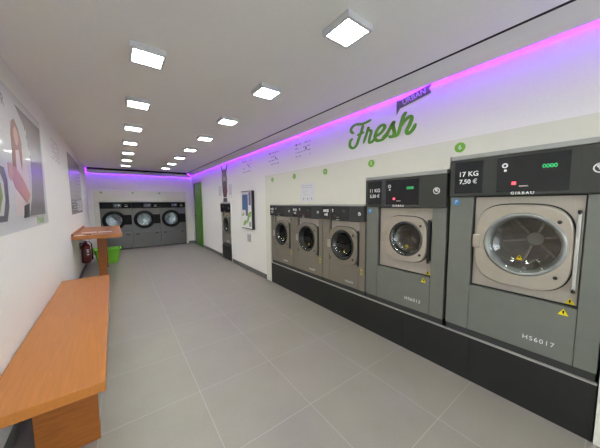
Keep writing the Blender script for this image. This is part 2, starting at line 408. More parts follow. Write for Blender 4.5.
# ------------------------------------------------------------------ washing machines
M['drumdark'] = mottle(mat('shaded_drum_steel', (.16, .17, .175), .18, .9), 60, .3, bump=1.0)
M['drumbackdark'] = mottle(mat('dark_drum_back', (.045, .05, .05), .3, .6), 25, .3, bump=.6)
def loops_drum(b, cx, cz, r, depth, dm='drum', db='drumback'):
    """open drum with vanes and hub"""
    b.surf([(r * 1.0, .045), (r * 1.03, .06), (r * 1.03, depth)], (cx, 0, cz), dm)
    n = 48
    b.surf([(r * 1.03, depth), (r * .62, depth + .012), (r * .24, depth - .004)], (cx, 0, cz), db)
    b.surf([(r * .24, depth - .006), (r * .22, depth - .022), (0.0, depth - .026)], (cx, 0, cz), 'hub' if db == 'drumback' else db)
    for k in range(3):
        a = 2 * PI * k / 3 + .55
        for t in range(1):
            ca, sa = math.cos(a), math.sin(a)
            c = [(1.02, .16), (1.02, -.16), (.80, -.04), (.80, .04)]
            vs = []
            for y in (.09, depth):
                for rr, w in c: vs.append((cx + rr * r * ca - w * r * sa, y, cz + rr * r * sa + w * r * ca))
            b.add(vs, [[0, 1, 2, 3], [7, 6, 5, 4], [0, 3, 7, 4], [1, 5, 6, 2], [2, 6, 7, 3]], dm)
    for k in range(6):       # radial ribs pressed in the back plate
        a = 2 * PI * k / 6 + .2; ca, sa = math.cos(a), math.sin(a); vs = []
        for rr, y in ((.26, depth - .004), (.97, depth - .004)):
            for w in (-.035, .035): vs.append((cx + rr * r * ca - w * r * sa, y, cz + rr * r * sa + w * r * ca))
        vs2 = [(x, y - .012, z) for x, y, z in vs]
        b.add(vs2 + vs, [[0, 2, 3, 1], [0, 4, 6, 2], [1, 3, 7, 5], [0, 1, 5, 4], [2, 6, 7, 3]], dm)

def tri(b, x, z, s, y=-.0012):
    b.prism([(x - s, z - s * .8), (x + s, z - s * .8), (x, z + s * .95)], y, y + .0008, 'yellow')
    b.prism([(x - s * .13, z - s * .35), (x + s * .13, z - s * .35), (x + s * .16, z + s * .4), (x - s * .16, z + s * .4)], y - .0004, y, 'black')

def washer(name, label, w, h, d, body, zc, rx0, rx1, rz0, gx, gz, gr, bz, loc, rz, lines, model, digit, group, e=3.4, wide=True, ring='gasket', rod='rubber', pm='panel', bzm='bezel', dm='drum', db='drumback'):
    t = thing(name, label, 'washing machine', loc, rz, group)
    hw = w / 2 - .003; ht = h - (.03 if wide else .014)
    b = MB(); b.box(-hw + .004, hw - .004, .010, d - .01, 0, .050, 'base'); part(b, 'base', t, 'dark base strip')
    b = MB()          # hollow cabinet
    for x in (-1, 1): b.box(x * hw, x * (hw - .012), .03, d, .05, ht - .004, body)
    b.box(-hw + .012, hw - .012, .03, d, ht - .014, ht - .004, body); b.box(-hw + .012, hw - .012, d - .012, d, .05, ht - .014, body)
    b.box(-hw + .012, hw - .012, .05, d - .012, .0505, .056, 'void'); part(b, 'cabinet', t)
    b = MB(); b.box(-hw, rx0 - .0025, 0, .03, .052, zc - .003, body, .003); lc = part(b, 'side_column', t)
    b = MB(); b.box(rx1 + .0025, hw, 0, .03, .052, zc - .003, body, .003); part(b, 'side_column', t)
    b = MB(); b.box(rx0, rx1, .001, .03, .052, rz0 - .003, body, .003); lp = part(b, 'lower_panel', t)
    b = MB(); b.text(model, rx0 + (rx1 - rx0) * (.72 if wide else .70), .036 + (.105 if wide else .075), .042 if wide else .034, 'white', .0005, spacing=1.22, ext=.001); part(b, 'lettering', lp, 'white model lettering')
    b = MB(); b.ring(rectloop(rx0, rx1, rz0, zc - .003, gx, gz), circ(gx, gz, gr * 1.12), .036, .046, 'recess'); part(b, 'recess_panel', t, 'brushed steel recessed front panel')
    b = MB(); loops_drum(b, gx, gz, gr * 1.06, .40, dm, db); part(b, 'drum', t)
    b = MB(); b.ring(rectloop(rx0, rx1, rz0, zc - .003, 0, (rz0 + zc) / 2), rectloop(rx0 + .006, rx1 - .006, rz0 + .007, zc - .01, 0, (rz0 + zc) / 2), .026, .0357, 'rubber'); part(b, 'recess_shadow_line', t)  # dark frame added as the shadow line the columns cast on the recess
    # door
    (bx, bzc, bw, bh) = bz
    b = MB(); o = superloop(bx, bzc, bw, bh, e); i1 = circ(gx, gz, gr * 1.10)
    k = .975; o2 = [(bx + (x - bx) * k, bzc + (z - bzc) * k) for x, z in o]
    n = 64
    vs = [(x, .036, z) for x, z in o] + [(x, -.002, z) for x, z in o] + [(x, -.008, z) for x, z in o2] + [(x, -.008, z) for x, z in i1] + [(x, .036, z) for x, z in i1]
    fs = []
    for r in range(4): fs += [[r * n + q, (r + 1) * n + q, (r + 1) * n + (q + 1) % n, r * n + (q + 1) % n][::-1] for q in range(n)]
    b.add(vs, fs, bzm); dr = part(b, 'door', t, 'round-cornered door with a porthole')
    b = MB(); b.ring([(bx + (x - bx) * 1.03, bzc + (z - bzc) * 1.03) for x, z in o], [(bx + (x - bx) * .99, bzc + (z - bzc) * .99) for x, z in o], .0295, .0358, 'rubber'); part(b, 'door_seal', dr)
    b = MB(); b.surf([(gr * 1.11, .03), (gr * 1.11, -.010), (gr * 1.07, -.018), (gr * 1.0, -.016), (gr * .93, .02), (gr * .90, .05)], (gx, 0, gz), ring); part(b, 'door_ring', dr)
    b = MB(); b.surf([(gr * 1.02, -.012), (gr * .98, -.018), (gr * .9, .0), (gr * .8, .035), (gr * .6, .055), (gr * .3, .064), (0.0, .066)], (gx, 0, gz), 'glass'); part(b, 'door_glass', dr)
    b = MB(); b.box(bx - bw - .012, bx - bw + .035, -.022, -.002, gz - .055, gz + .045, 'bezel', .006); part(b, 'handle', dr)
    hx = bx + bw + (.012 if rod == 'alu' else .016)
    b = MB(); b.box(hx - .009, hx + .009, -.012, .034, bzc - bh * .82, bzc + bh * .82, rod, .003) if wide else b.box(hx - .006, hx + .006, -.01, .034, bzc - bh * .8, bzc + bh * .8, rod, .002)
    for zz in (-.84, .84): b.lathe([(.009, -.012), (.009, .012)], (hx, -.004, bzc + bh * zz), 'rubber', 'z', 14)
    part(b, 'hinge', dr)
    for zz in (-.62, .62):
        b = MB(); b.lathe([(.011, -.013), (.011, .0)], (bx + bw * .74, 0, bzc + bh * zz), 'rubber', 'y', 14)
        part(b, 'door_bolt', dr)
    b = MB(); tri(b, gx - .02 * gr / .2, gz - gr * .52, gr * .085 + .004, .052); part(b, 'warning_sticker', dr, 'yellow triangle sticker on the glass')
    # control panel
    b = MB(); b.box(-hw, hw, -.022, .03, zc, ht - .001, pm, .004); cp = part(b, 'control_panel', t)
    m = (zc + ht) / 2; q = (ht - zc) / 2 - (.022 if wide else .014)
    lx0, lx1 = (-hw + .034, -hw + .034 + (.185 if h > 1.35 else .165)) if wide else (-hw + .02, -hw + .15)
    b = MB(); b.box(lx0, lx1, -.0245, -.021, m - q, m + q, 'black', .001)
    if not lines: pass
    elif wide:
        b.text(lines[0], (lx0 + lx1) / 2, m + .025, .050, 'white', -.0245, bold=.0008); b.text(lines[1], (lx0 + lx1) / 2, m - .032, .045, 'white', -.0245, bold=.0008)
    else:
        b.text(lines[0], (lx0 + lx1) / 2, m + .024, .044, 'white', -.0245, bold=.002); b.text(lines[1], (lx0 + lx1) / 2, m - .026, .044, 'white', -.0245, bold=.002)
    part(b, 'price_label', cp, 'black label with white capacity and price')
    dx0, dx1 = (lx1 + (.084 if h > 1.35 else .05), lx1 + (.434 if h > 1.35 else .385)) if wide else (lx1 + .02, lx1 + .02 + .30)
    b = MB(); b.box(dx0, dx1, -.0245, -.021, m - q, m + q, 'black', .001)
    D = dx1 - dx0
    b.ring(circ(dx0 + D * .12, m + q * .52, .017 if wide else .011, 20), circ(dx0 + D * .12, m + q * .52, .008 if wide else .005, 20), -.0252, -.0244, 'white')
    b.box(dx0 + D * .11, dx0 + D * .15, -.0252, -.0244, m + q * .18, m + q * .30, 'white')
    b.box(dx0 + D * .24, dx0 + D * .24 + (.022 if wide else .012), -.0255, -.0244, m - q * .60, m - q * .60 + (.020 if wide else .010), 'red_led' if wide else 'red_dim')
    b.box(dx0 + D * .35, dx0 + D * .48, -.0250, -.0244, m - q * .72, m - q * .66, 'trim')
    b.text('0000' if wide else '000', dx0 + D * .75, m + q * .30, .034 if wide else .022, 'green_led' if wide else 'green_dim', -.0246, spacing=1.0, bold=.0006)
    part(b, 'display', cp, 'black display with red and green digits')
    px0, px1 = hw - (.128 if wide else .10), hw - .012
    b = MB(); b.box(px0, px1, -.0240, -.021, m - q, m + q, pm, .001)
    cx = (px0 + px1) / 2 + (.012 if h > 1.35 else -.006); r = .028 if wide else .020
    b.ring(circ(cx, m, r, 32), circ(cx, m, r * .76, 32), -.0250, -.0239, 'white')
    b.stroke([(cx + r * .9, m - r * .25), (cx - r * .1, m + r * .05), (cx - r * .35, m + r * .45), (cx + r * .15, m + r * .5), (cx - r * .15, m - r * .35)], r * .3, -.0250, -.0239, 'white')
    part(b, 'logo_plate', cp, 'dark plate with a white round emblem')
    b = MB(); b.text('GIRBAU', dx0 + D * .40, zc + (.012 if wide else .007), .027 if wide else .013, 'white', -.0222, spacing=1.35, bold=.0009); part(b, 'brand_lettering', cp, 'small white lettering')
    b = MB(); b.box(-hw, hw, -.024, .03, ht, h, 'trim', .003); b.box(-hw, hw, .03, d, ht, h - .002, body); part(b, 'top_trim', t, 'light grey top trim')
    b = MB(); tri(b, rx1 - .035 if wide else hw - .045, rz0 + .027 if wide else .30, .022 if wide else .018, .0345 if wide else -.0005); part(b, 'warning_sticker', t, 'yellow triangle sticker')
    b = MB(); tri(b, rx1 - .055 if wide else hw - .045, rz0 - .04 if wide else .255, .024 if wide else .018, -.0005); part(b, 'warning_sticker', t, 'yellow triangle sticker')
    b = MB(); s = .026 if wide else .013; b.prism(circ(-hw + .045, zc - .045, s, 20), -.0012, -.0002, 'blue'); b.text('P', -hw + .045, zc - .045, s * 1.4, 'white', -.0012, ext=.0004)
    part(b, 'round_sticker', t, 'small round blue sticker')
    return t

PZ = .365
RZ = -PI / 2
G = 'washing machines in the row along the right wall'
yc = (BIG[0] + BIG[1]) / 2
washer('washing_machine', 'tallest washing machine, nearest the camera at the right end of the row', BIG[1] - BIG[0], 1.415, .86, 'steel', 1.105, -.25, .315, .415,
       .044, .772, .193, (.027, .757, .253, .283), (XR, yc, PZ), RZ, ('17 KG', '7,50 €'), 'HS6017', '6', G, rod='alu')
yc = (MED[0] + MED[1]) / 2
washer('washing_machine', 'middle-sized washing machine standing just left of the tallest one', MED[1] - MED[0], 1.325, .86, 'steel', 1.015, -.26, .29, .395,
       .052, .715, .150, (.034, .712, .218, .215), (XR, yc, PZ), RZ, ('11 KG', '5,50 €'), 'HS6013', '5', G, ring='gasketdark')
names = ['small washing machine standing directly left of the middle-sized machine', 'small washing machine in the middle of the three lowest ones', 'small washing machine at the far left end of the row, beside the framed poster wall']
for (y0, y1), lb in zip(SM, names):
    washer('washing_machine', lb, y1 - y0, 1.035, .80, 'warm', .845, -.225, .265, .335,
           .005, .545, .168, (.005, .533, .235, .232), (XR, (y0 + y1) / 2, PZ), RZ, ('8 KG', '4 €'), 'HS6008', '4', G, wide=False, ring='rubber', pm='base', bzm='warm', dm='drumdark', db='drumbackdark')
washer('washing_machine', 'single dark washing machine set alone in the wall below the pet decal', .665, 1.06, .75, 'warm', .84, -.22, .22, .33,
       .0, .53, .165, (.0, .525, .225, .225), (XR - .005, (K0 + K1) / 2, PZ), RZ, None, 'HS6008', '1', None, wide=False, ring='rubber', pm='black', bzm='warm', dm='drumdark', db='drumbackdark')

# plinths
t = thing('plinth', 'long low black plinth carrying the row of five washing machines', 'plinth', (XR, .05, 0))
b = MB(); b.box(.014, .86, 0, 3.77, 0, PZ, 'plinth'); part(b, 'core', t)
for y0, y1 in ((0, .645), (.645, 1.21), (1.21, 2.40), (2.40, 3.77)):
    b = MB(); b.box(-.004, .014, y0 + .0015, y1 - .0015, 0, PZ - .012, 'plinth', .001); part(b, 'front_panel', t)
b = MB(); b.box(-.005, .014, 0, 3.77, PZ - .012, PZ, 'alu', .001); part(b, 'edge_strip', t, 'thin aluminium edge strip')
t = thing('plinth', 'short black plinth under the single washing machine set in the wall', 'plinth', (XR, K0 + .01, 0))
b = MB(); b.box(.012, .75, 0, K1 - K0 - .02, 0, PZ, 'plinth'); part(b, 'core', t)
b = MB(); b.box(-.006, .012, 0, K1 - K0 - .02, 0, PZ - .01, 'plinth', .001); part(b, 'front_panel', t)

# ------------------------------------------------------------------ dryers at the far end
M['dryer'] = mottle(mat('dark_grey_steel', (.125, .122, .115), .42, .3), 9, .04)
M['pale'] = mottle(mat('galvanised_drum', (.40, .47, .50), .3, .3), 16, .4, detail=2)
M['matte'] = mat('matte_black', (.008, .008, .008), .65, spec=.2)
def dryer(label, x):
    t = thing('tumble_dryer', label, 'tumble dryer', (x, YB - .03, 0), 0, 'tumble dryers at the far end')
    hw = DW / 2 - .003
    b = MB(); b.box(-hw + .01, hw - .01, .02, .7, 0, .03, 'base'); part(b, 'base', t)
    b = MB()
    for s in (-1, 1): b.box(s * hw, s * (hw - .012), .025, .72, .03, 1.475, 'dryer')
    b.box(-hw + .012, hw - .012, .025, .72, 1.46, 1.475, 'dryer'); b.box(-hw + .012, hw - .012, .71, .72, .03, 1.46, 'dryer'); part(b, 'cabinet', t)
    gx, gz, r = -.065, .925, .21
    b = MB(); b.ring(rectloop(-hw, hw, .53, 1.285, gx, gz), circ(gx, gz, r * 1.05), 0, .025, 'dryer'); part(b, 'front_panel', t)
    b = MB(); b.box(-hw, hw, 0, .025, .032, .526, 'dryer', .003); lp = part(b, 'lint_door', t)
    for s in (-.27, .27):
        b = MB(); b.box(s - .045, s + .045, -.014, .001, .445, .478, 'rubber', .004); part(b, 'handle', lp)
    b = MB(); b.box(-hw, hw, -.012, .025, 1.29, 1.475, 'matte', .003); cp = part(b, 'control_panel', t)
    b = MB(); b.box(-.06, .13, -.0145, -.011, 1.32, 1.44, 'black', .001); b.box(-.03, .02, -.0152, -.0144, 1.36, 1.41, 'pblue'); b.text('00', .075, 1.385, .05, 'white', -.0146); part(b, 'display', cp)
    b = MB(); b.text('8 KG', .26, 1.40, .036, 'white', -.0122); b.box(.22, .30, -.0126, -.0119, 1.345, 1.36, 'white'); part(b, 'price_label', cp)
    b = MB(); b.surf([(r * 1.04, .02), (r * 1.04, .5)], (gx, 0, gz), 'pale'); b.surf([(r * 1.04, .5), (r * .4, .515), (0, .52)], (gx, 0, gz), 'pale')
    part(b, 'drum', t)
    b = MB(); b.surf([(.292, .0), (.292, -.03), (.277, -.045), (.225, -.045), (.205, -.03), (.2, .0)], (gx, 0, gz), 'matte')
    b.box(gx + .21, hw - .006, -.04, -.002, .78, 1.085, 'matte', .012); dr = part(b, 'door', t, 'black round door with a hinge block')
    b = MB(); b.surf([(.212, -.02), (.17, -.006), (.08, .008), (0, .012)], (gx, 0, gz), 'glass'); part(b, 'door_glass', dr)
    return t
for i, lb in enumerate(('tumble dryer on the left, partly behind the wooden high table', 'tumble dryer in the middle of the three at the far end', 'tumble dryer on the right of the three, nearest the green door')):
    dryer(lb, DX0 + DW * (i + .5))
for i, (ch, px) in enumerate((('9', -.39), ('8', .39), ('7', 1.13))):
    b = MB(); b.prism(circ(0, 0, .03, 24), -.003, -.0005, 'green'); b.text(ch, 0, 0, .045, 'white', -.003, ext=.0004)
    tag(b.build('number_sign', loc=(px, YB - .013, 1.775)), 'small dark green number badge above the %s dryer' % ('left', 'middle', 'right')[i], 'number badge', 'number badges over the dryers')
for ch, y, z, lb in (('6', .826, 1.848, 'over the tallest washing machine'), ('5', 1.66, 1.835, 'over the middle-sized washing machine'), ('4', 2.376, 1.825, 'over the small washer beside the middle-sized one'),
                     ('3', 3.066, 1.825, 'over the middle one of the three small washers'), ('2', 3.72, 1.825, 'over the far left small washer')):
    b = MB(); b.prism(circ(0, 0, .038, 32), -.004, -.0005, 'badge'); b.text(ch, 0, 0, .05, 'white', -.004, ext=.0005)
    tag(b.build('number_sign', loc=(XR - .012, y, z), rz=RZ), 'round green number badge ' + lb, 'number badge', 'green number badges over the washers')

# ------------------------------------------------------------------ graphics on the right wall
FRESH = [
  [(1.676, 2.288), (1.734, 2.278), (1.801, 2.274), (1.885, 2.29), (1.943, 2.271), (1.955, 2.233), (1.913, 2.198)],
  [(1.78, 2.269), (1.806, 2.201), (1.84, 2.133), (1.874, 2.064), (1.925, 2.04), (1.97, 2.071), (1.964, 2.126), (1.927, 2.146)],
  [(1.869, 2.169), (1.813, 2.176), (1.769, 2.184)],
  [(1.779, 2.062), (1.744, 2.139), (1.713, 2.215), (1.712, 2.19), (1.677, 2.169), (1.694, 2.113), (1.701, 2.063), (1.667, 2.058), (1.628, 2.089)],
  [(1.628, 2.101), (1.556, 2.128), (1.514, 2.172), (1.544, 2.199), (1.596, 2.172), (1.628, 2.109), (1.609, 2.063), (1.554, 2.054), (1.508, 2.074), (1.464, 2.112)],
  [(1.543, 2.07), (1.493, 2.1), (1.459, 2.14), (1.417, 2.196), (1.423, 2.16), (1.406, 2.094), (1.428, 2.061), (1.472, 2.073)],
  [(1.285, 2.253), (1.316, 2.223), (1.341, 2.152), (1.365, 2.08), (1.392, 2.061), (1.428, 2.063)],
  [(1.345, 2.129), (1.306, 2.176), (1.255, 2.202), (1.236, 2.181), (1.254, 2.13), (1.281, 2.081), (1.263, 2.055), (1.225, 2.076), (1.192, 2.126)]]
b = MB()
for i, s in enumerate(FRESH): b.stroke([(1.58 - y, z - 2.16) for y, z in s], .036 if i != 3 else .032, -.0025 - .0001 * i, -.0005, 'green')
tag(b.build('script_sign', loc=(XR, 1.58, 2.16), rz=RZ), 'green handwritten-style lettering on the wall above the washing machines', 'wall lettering')
b = MB()
RIB = [(1.39, 2.377), (1.344, 2.372), (1.068, 2.418), (1.090, 2.388), (1.069, 2.348), (1.314, 2.308), (1.355, 2.302), (1.388, 2.25)]
b.prism([(1.22 - y, z - 2.34) for y, z in RIB], -.0035, -.0005, 'ribbon')
b.text('URBAN', 1.22 - 1.222, 2.360 - 2.34, .066, 'frosted', -.0035, spacing=1.0, ang=math.radians(9.3), ext=.0005, bold=.001)
tag(b.build('ribbon_sign', loc=(XR, 1.22, 2.34), rz=RZ), 'grey ribbon banner with pale capitals above the green lettering', 'wall lettering')

def scribble(b, x0, x1, z0, z1, rows, m, y=-.0015, seed=0, dots=0.0):
    """unreadable small print: word-sized dashes"""
    rnd = random.Random(seed)
    for r in range(rows):
        z = z1 - (z1 - z0) * (r + .5) / rows; hgt = (z1 - z0) / rows * .26; x = x0 + rnd.random() * .03
        while x < x1 - .02:
            w = (.2 + .5 * rnd.random()) * (x1 - x0) * .34; w = min(w, x1 - x)
            if rnd.random() > dots: b.box(x, x + w, y, y + .0008, z - hgt / 2, z + hgt / 2, m)
            x += w + .25 * (z1 - z0) / rows + .012
for i, (y0, y1, z0, z1, lb, rows) in enumerate(((2.69, 3.07, 2.08, 2.31, 'faint grey instruction print on the wall, the one nearest the green lettering', 4), (3.52, 3.86, 2.06, 2.31, 'faint grey instruction print on the wall above the small far left washer', 4), (4.58, 5.0, 2.04, 2.32, 'faint grey instruction print high on the wall above the framed poster', 4))):
    b = MB(); c = (y0 + y1) / 2
    scribble(b, c - y1, c - y0, z0, z1, rows, 'frosted', -.0014, i + 3, .25)
    b.prism(circ(c - y1 + .05, z1 - .03, .018, 16), -.0016, -.0005, 'ink'); b.prism(circ(c - (y0 + .1), (z0 + z1) / 2, .02, 16), -.0016, -.0005, 'ink')
    tag(b.build('wall_print', loc=(XR, c, 0), rz=RZ), lb, 'wall print', 'instruction prints on the right wall')
b = MB(); b.box(-.17, .17, -.0022, -.0006, -.13, .13, 'sheet'); scribble(b, -.12, .12, .05, .11, 2, 'pgrey', -.0028, 1); scribble(b, -.13, .13, -.04, .03, 3, 'frosted', -.0028, 5, .3)
for i in range(3): b.prism(circ(-.09 + .09 * i, -.09, .014, 14), -.0028, -.002, 'pgrey')
tag(b.build('paper_notice', loc=(XR - .012, 2.745, 1.575), rz=RZ), 'white paper notice taped above the small washing machines', 'notice')

# pet decal over the single washer
t = thing('pet_decal', 'tall dark pet sticker with two ears on the wall above the single washing machine', 'wall sticker', (XR, 6.12, 0), RZ); t.scale = (1.3, 1, 1)
b = MB(); b.prism([(-.13, 1.85), (.13, 1.85), (.14, 2.02), (.11, 2.20), (.04, 2.27), (-.06, 2.27), (-.12, 2.19), (-.14, 2.0)], -.002, -.0005, 'petgrey')
b.prism([(-.09, 1.98), (.08, 1.98), (.06, 2.08), (-.06, 2.10)], -.003, -.002, 'frosted'); part(b, 'head', t)
for s in (-1, 1):
    b = MB(); b.prism([(s * .05, 2.20), (s * .12, 2.19), (s * .19, 2.38), (s * .15, 2.37)], -.0025, -.0005, 'petdark'); part(b, 'ear', t)
b = MB(); b.prism([(-.08, 1.60), (.09, 1.60), (.14, 1.72), (.12, 1.86), (-.12, 1.86), (-.12, 1.74)], -.002, -.0005, 'maroon'); part(b, 'collar', t)
b = MB(); b.prism([(-.10, 1.46), (.12, 1.46), (.10, 1.61), (-.08, 1.61)], -.002, -.0005, 'petdark'); part(b, 'chest', t)
b = MB(); b.box(-.5, .46, -.02, -.001, 0, .018, 'white', .002); tag(b.build('ledge', loc=(XR, 6.10, 1.562), rz=RZ), 'thin white ledge strip on the wall above the single washing machine', 'ledge')
for y, lb in ((6.48, 'left of'), (5.74, 'right of')):
    b = MB(); b.box(-.10, .10, -.0018, -.0005, -.13, .13, 'sheet'); scribble(b, -.08, .08, -.11, .11, 4, 'frosted', -.0024, 9, .2)
    tag(b.build('small_notice', loc=(XR, y, 1.75), rz=RZ), 'small pale notice on the wall just %s the pet sticker' % lb, 'notice', 'notices beside the pet sticker')

# framed poster
t = thing('framed_poster', 'tall framed poster with a blue block and green leaves on the right wall', 'poster', (XR, 4.74, 1.285), RZ)
b = MB(); b.box(.245, .275, -.055, -.001, -.39, .39, 'dark_frame', .003); b.box(-.262, .245, -.05, -.001, .375, .39, 'dark_frame', .003); b.box(-.262, .245, -.05, -.001, -.39, -.375, 'dark_frame', .003); b.box(-.272, -.258, -.05, -.001, -.39, .39, 'paper', .003); part(b, 'frame', t, 'deep frame with a thick black side')
b = MB(); b.box(-.258, .2452, -.043, -.002, -.3752, .3752, 'paper')
b.box(-.22, .06, -.0445, -.043, .0, .32, 'pblue'); b.box(.10, .2, -.0445, -.043, .1, .36, 'ppurple'); b.box(-.05, .06, -.0452, -.0444, -.12, .02, 'ppurple')
for x, z, s, a in ((.12, -.10, .12, .6), (-.1, -.27, .10, .5), (.05, -.2, .09, 1.0), (-.18, -.1, .06, .4)):
    b.prism([(x + (p * math.cos(a) - q * math.sin(a)), z + (p * math.sin(a) + q * math.cos(a))) for p, q in ((-s, 0), (-s * .3, s * .45), (s * .5, s * .4), (s, 0), (s * .4, -s * .45), (-s * .4, -s * .4))], -.0458, -.043, 'pleaf')
b.box(.1, .2, -.0452, -.043, -.34, -.24, 'pgrey'); part(b, 'print', t)
t = thing('wall_socket', 'small white double socket on the wall under the framed poster', 'socket', (XR, 4.75, .70), RZ)
b = MB(); b.box(-.085, .085, -.012, -.0005, -.085, .085, 'plate', .004); part(b, 'plate', t)
for z in (-.036, .036):
    b = MB(); b.lathe([(.022, -.0135), (.022, -.004)], (0, 0, z), 'pgrey', 'y', 20); part(b, 'outlet', t)

# ------------------------------------------------------------------ left wall graphics
def left(name, y): return dict(loc=(lwx(y), y, 0), rz=LRZ)
y0 = 1.2
def P(pts): return [(a - y0, z) for a, z in pts]
t = thing('wall_poster', 'large glossy poster of a woman beside a grey curtain on the left wall', 'poster', (lwx(y0), y0, 0), LRZ)
b = MB(); b.prism(P([(1.3, 1.235), (3.76, 1.235), (3.76, 2.285), (1.3, 2.285)]), -.002, -.0004, 'sheet'); part(b, 'sheet', t)
b = MB(); b.prism(P([(2.90, 2.21), (3.72, 2.21), (3.64, 1.335), (3.03, 1.335), (3.16, 1.50), (3.22, 1.68), (3.22, 1.88), (3.12, 2.09)]), -.0026, -.002, 'curtain')
for i, top in enumerate((1.86, 2.06, 2.17, 2.19, 2.19, 2.19)): b.prism(P([(3.25 + .062 * i, 1.345), (3.272 + .062 * i, 1.345), (3.276 + .076 * i, top), (3.256 + .076 * i, top)]), -.0030, -.0026, 'fold')
for i in range(9): b.prism(P([(3.03 + .165 * math.sin(i / 8 * 1.9) + (-.06 if i > 6 else 0), 1.40 + .08 * i), (3.08 + .165 * math.sin(i / 8 * 1.9) + (-.06 if i > 6 else 0), 1.38 + .08 * i), (3.07 + .165 * math.sin(i / 8 * 1.9) + (-.06 if i > 6 else 0), 1.44 + .08 * i)]), -.0030, -.0026, 'sheet')
part(b, 'curtain', t, 'grey curtain print')
b = MB()
b.prism(P([(2.834, 1.92), (2.95, 1.95), (3.06, 1.84), (3.12, 1.60), (3.085, 1.42), (2.90, 1.345), (2.66, 1.35), (2.70, 1.61)]), -.0028, -.002, 'blouse')
b.prism(P([(2.77, 2.05), (2.84, 2.085), (2.93, 2.03), (2.985, 1.93), (2.97, 1.80), (2.93, 1.70), (2.89, 1.86), (2.80, 1.84), (2.78, 1.68), (2.70, 1.70), (2.725, 1.83), (2.73, 1.95)]), -.0034, -.002, 'hair')
b.prism(P([(2.80, 2.0), (2.85, 2.03), (2.90, 1.99), (2.905, 1.93), (2.86, 1.88), (2.815, 1.90), (2.79, 1.95)]), -.0038, -.002, 'skin')
b.prism(P([(2.61, 1.69), (2.74, 1.715), (2.92, 1.64), (3.11, 1.514), (2.99, 1.444), (2.71, 1.55)]), -.0042, -.002, 'sleeve')
b.prism(P([(2.58, 1.72), (2.66, 1.73), (2.69, 1.66), (2.63, 1.60), (2.59, 1.63)]), -.0046, -.002, 'skin')
b.prism(P([(2.89, 1.42), (3.05, 1.444), (3.01, 1.33), (2.86, 1.325)]), -.0044, -.002, 'darkcloth')
part(b, 'person', t, 'printed picture of a woman in a pale blouse')
b = MB(); b.prism(P([(1.75, 1.32), (2.46, 1.32), (2.53, 1.42), (2.545, 1.60), (2.50, 1.68), (1.75, 1.70)]), -.0028, -.002, 'portdark')
b.prism(P([(1.80, 1.36), (2.40, 1.36), (2.46, 1.46), (2.46, 1.58), (2.42, 1.63), (1.80, 1.64)]), -.0032, -.002, 'sheet')
b.prism(P([(1.85, 1.38), (2.34, 1.38), (2.42, 1.48), (2.41, 1.57), (2.3, 1.59), (1.85, 1.58)]), -.0036, -.002, 'portgreen')
part(b, 'porthole', t, 'printed picture of a machine door')
b = MB(); b.text('Fresh', 3.40 - y0, 1.285, .10, 'pleaf', -.002, spacing=1.25, bold=.003); b.text('R', 2.62 - y0, 2.15, .11, 'ink', -.002); part(b, 'lettering', t)
b = MB(); scribble(b, 0, .62, 1.99, 2.27, 6, 'pgrey', -.0012, 21, .15); tag(b.build('wall_print', loc=(lwx(4.33), 4.33, 0), rz=LRZ), 'faint grey lines of print on the left wall just past the big poster', 'wall print')
b = MB(); b.box(0, 1.95, -.002, -.0004, 1.25, 2.33, 'acrylic'); scribble(b, .1, 1.85, 1.56, 2.26, 9, 'acrylicline', -.0026, 30, .2); b.box(.08, 1.87, -.0026, -.002, 1.29, 1.52, 'acrylicgrey'); scribble(b, .14, 1.80, 1.31, 1.50, 4, 'pgrey', -.0032, 33, .1)
tag(b.build('instruction_sheet', loc=(lwx(5.75), 5.75, 0), rz=LRZ), 'large glossy sheet of printed instructions on the left wall above the high table', 'notice')

# ------------------------------------------------------------------ bench (parallel to the left wall)
by = 1.615
t = thing('bench', 'long orange-brown wooden bench along the left wall in the foreground', 'bench', (lwx(by), by, 0), LRZ)
b = MB(); b.box(0, 2.53, -.476, -.012, .428, .483, 'wood', .003); part(b, 'seat', t)
for x in (.225, 2.28):
    b = MB(); b.box(x, x + .04, -.422, -.150, 0, .428, 'woodx', .002); part(b, 'leg', t)
b = MB(); b.box(.265, 2.28, -.275, -.25, .30, .428, 'woodx', .002); part(b, 'stretcher', t)

# ------------------------------------------------------------------ high table
ty = 5.38
t = thing('high_table', 'orange-brown wooden high table fixed to the left wall in front of the dryers', 'table', (lwx(ty), ty, 0), LRZ)
b = MB(); b.box(0, 2.0, -.672, -.004, .845, .908, 'wood', .003); part(b, 'tabletop', t)
b = MB(); b.box(0, 2.0, -.03, -.004, .908, .945, 'woodx', .002); part(b, 'back_rail', t)
for x in (.42, 1.62):
    b = MB(); b.box(x, x + .05, -.418, -.300, 0, .845, 'woodx', .002); part(b, 'leg', t)
for x, yy, a, w, l, lb in ((.55, .47, .1, .21, .10, 'white leaflet lying on the left half of the high table'), (.52, .24, -.05, .20, .10, 'white leaflet lying near the right edge of the high table'), (.08, .57, .2, .16, .07, 'white slip of paper at the wall corner of the high table')):
    b = MB(); b.box(-w / 2, w / 2, -l / 2, l / 2, 0, .004, 'paper'); o = b.build('leaflet', loc=(lwx(ty + x) + .665 - yy, ty + x, .9085), rz=a); tag(o, lb, 'leaflet', 'papers on the high table')
b = MB(); b.tube([(-.06, 0, .006), (.05, .01, .006)], .006, 'rubber'); b.tube([(.05, .01, .006), (.07, .012, .006)], .003, 'alu')
tag(b.build('pen', loc=(lwx(ty) + .20, ty + .09, .9085), rz=.5), 'dark pen lying near the front edge of the high table', 'pen')

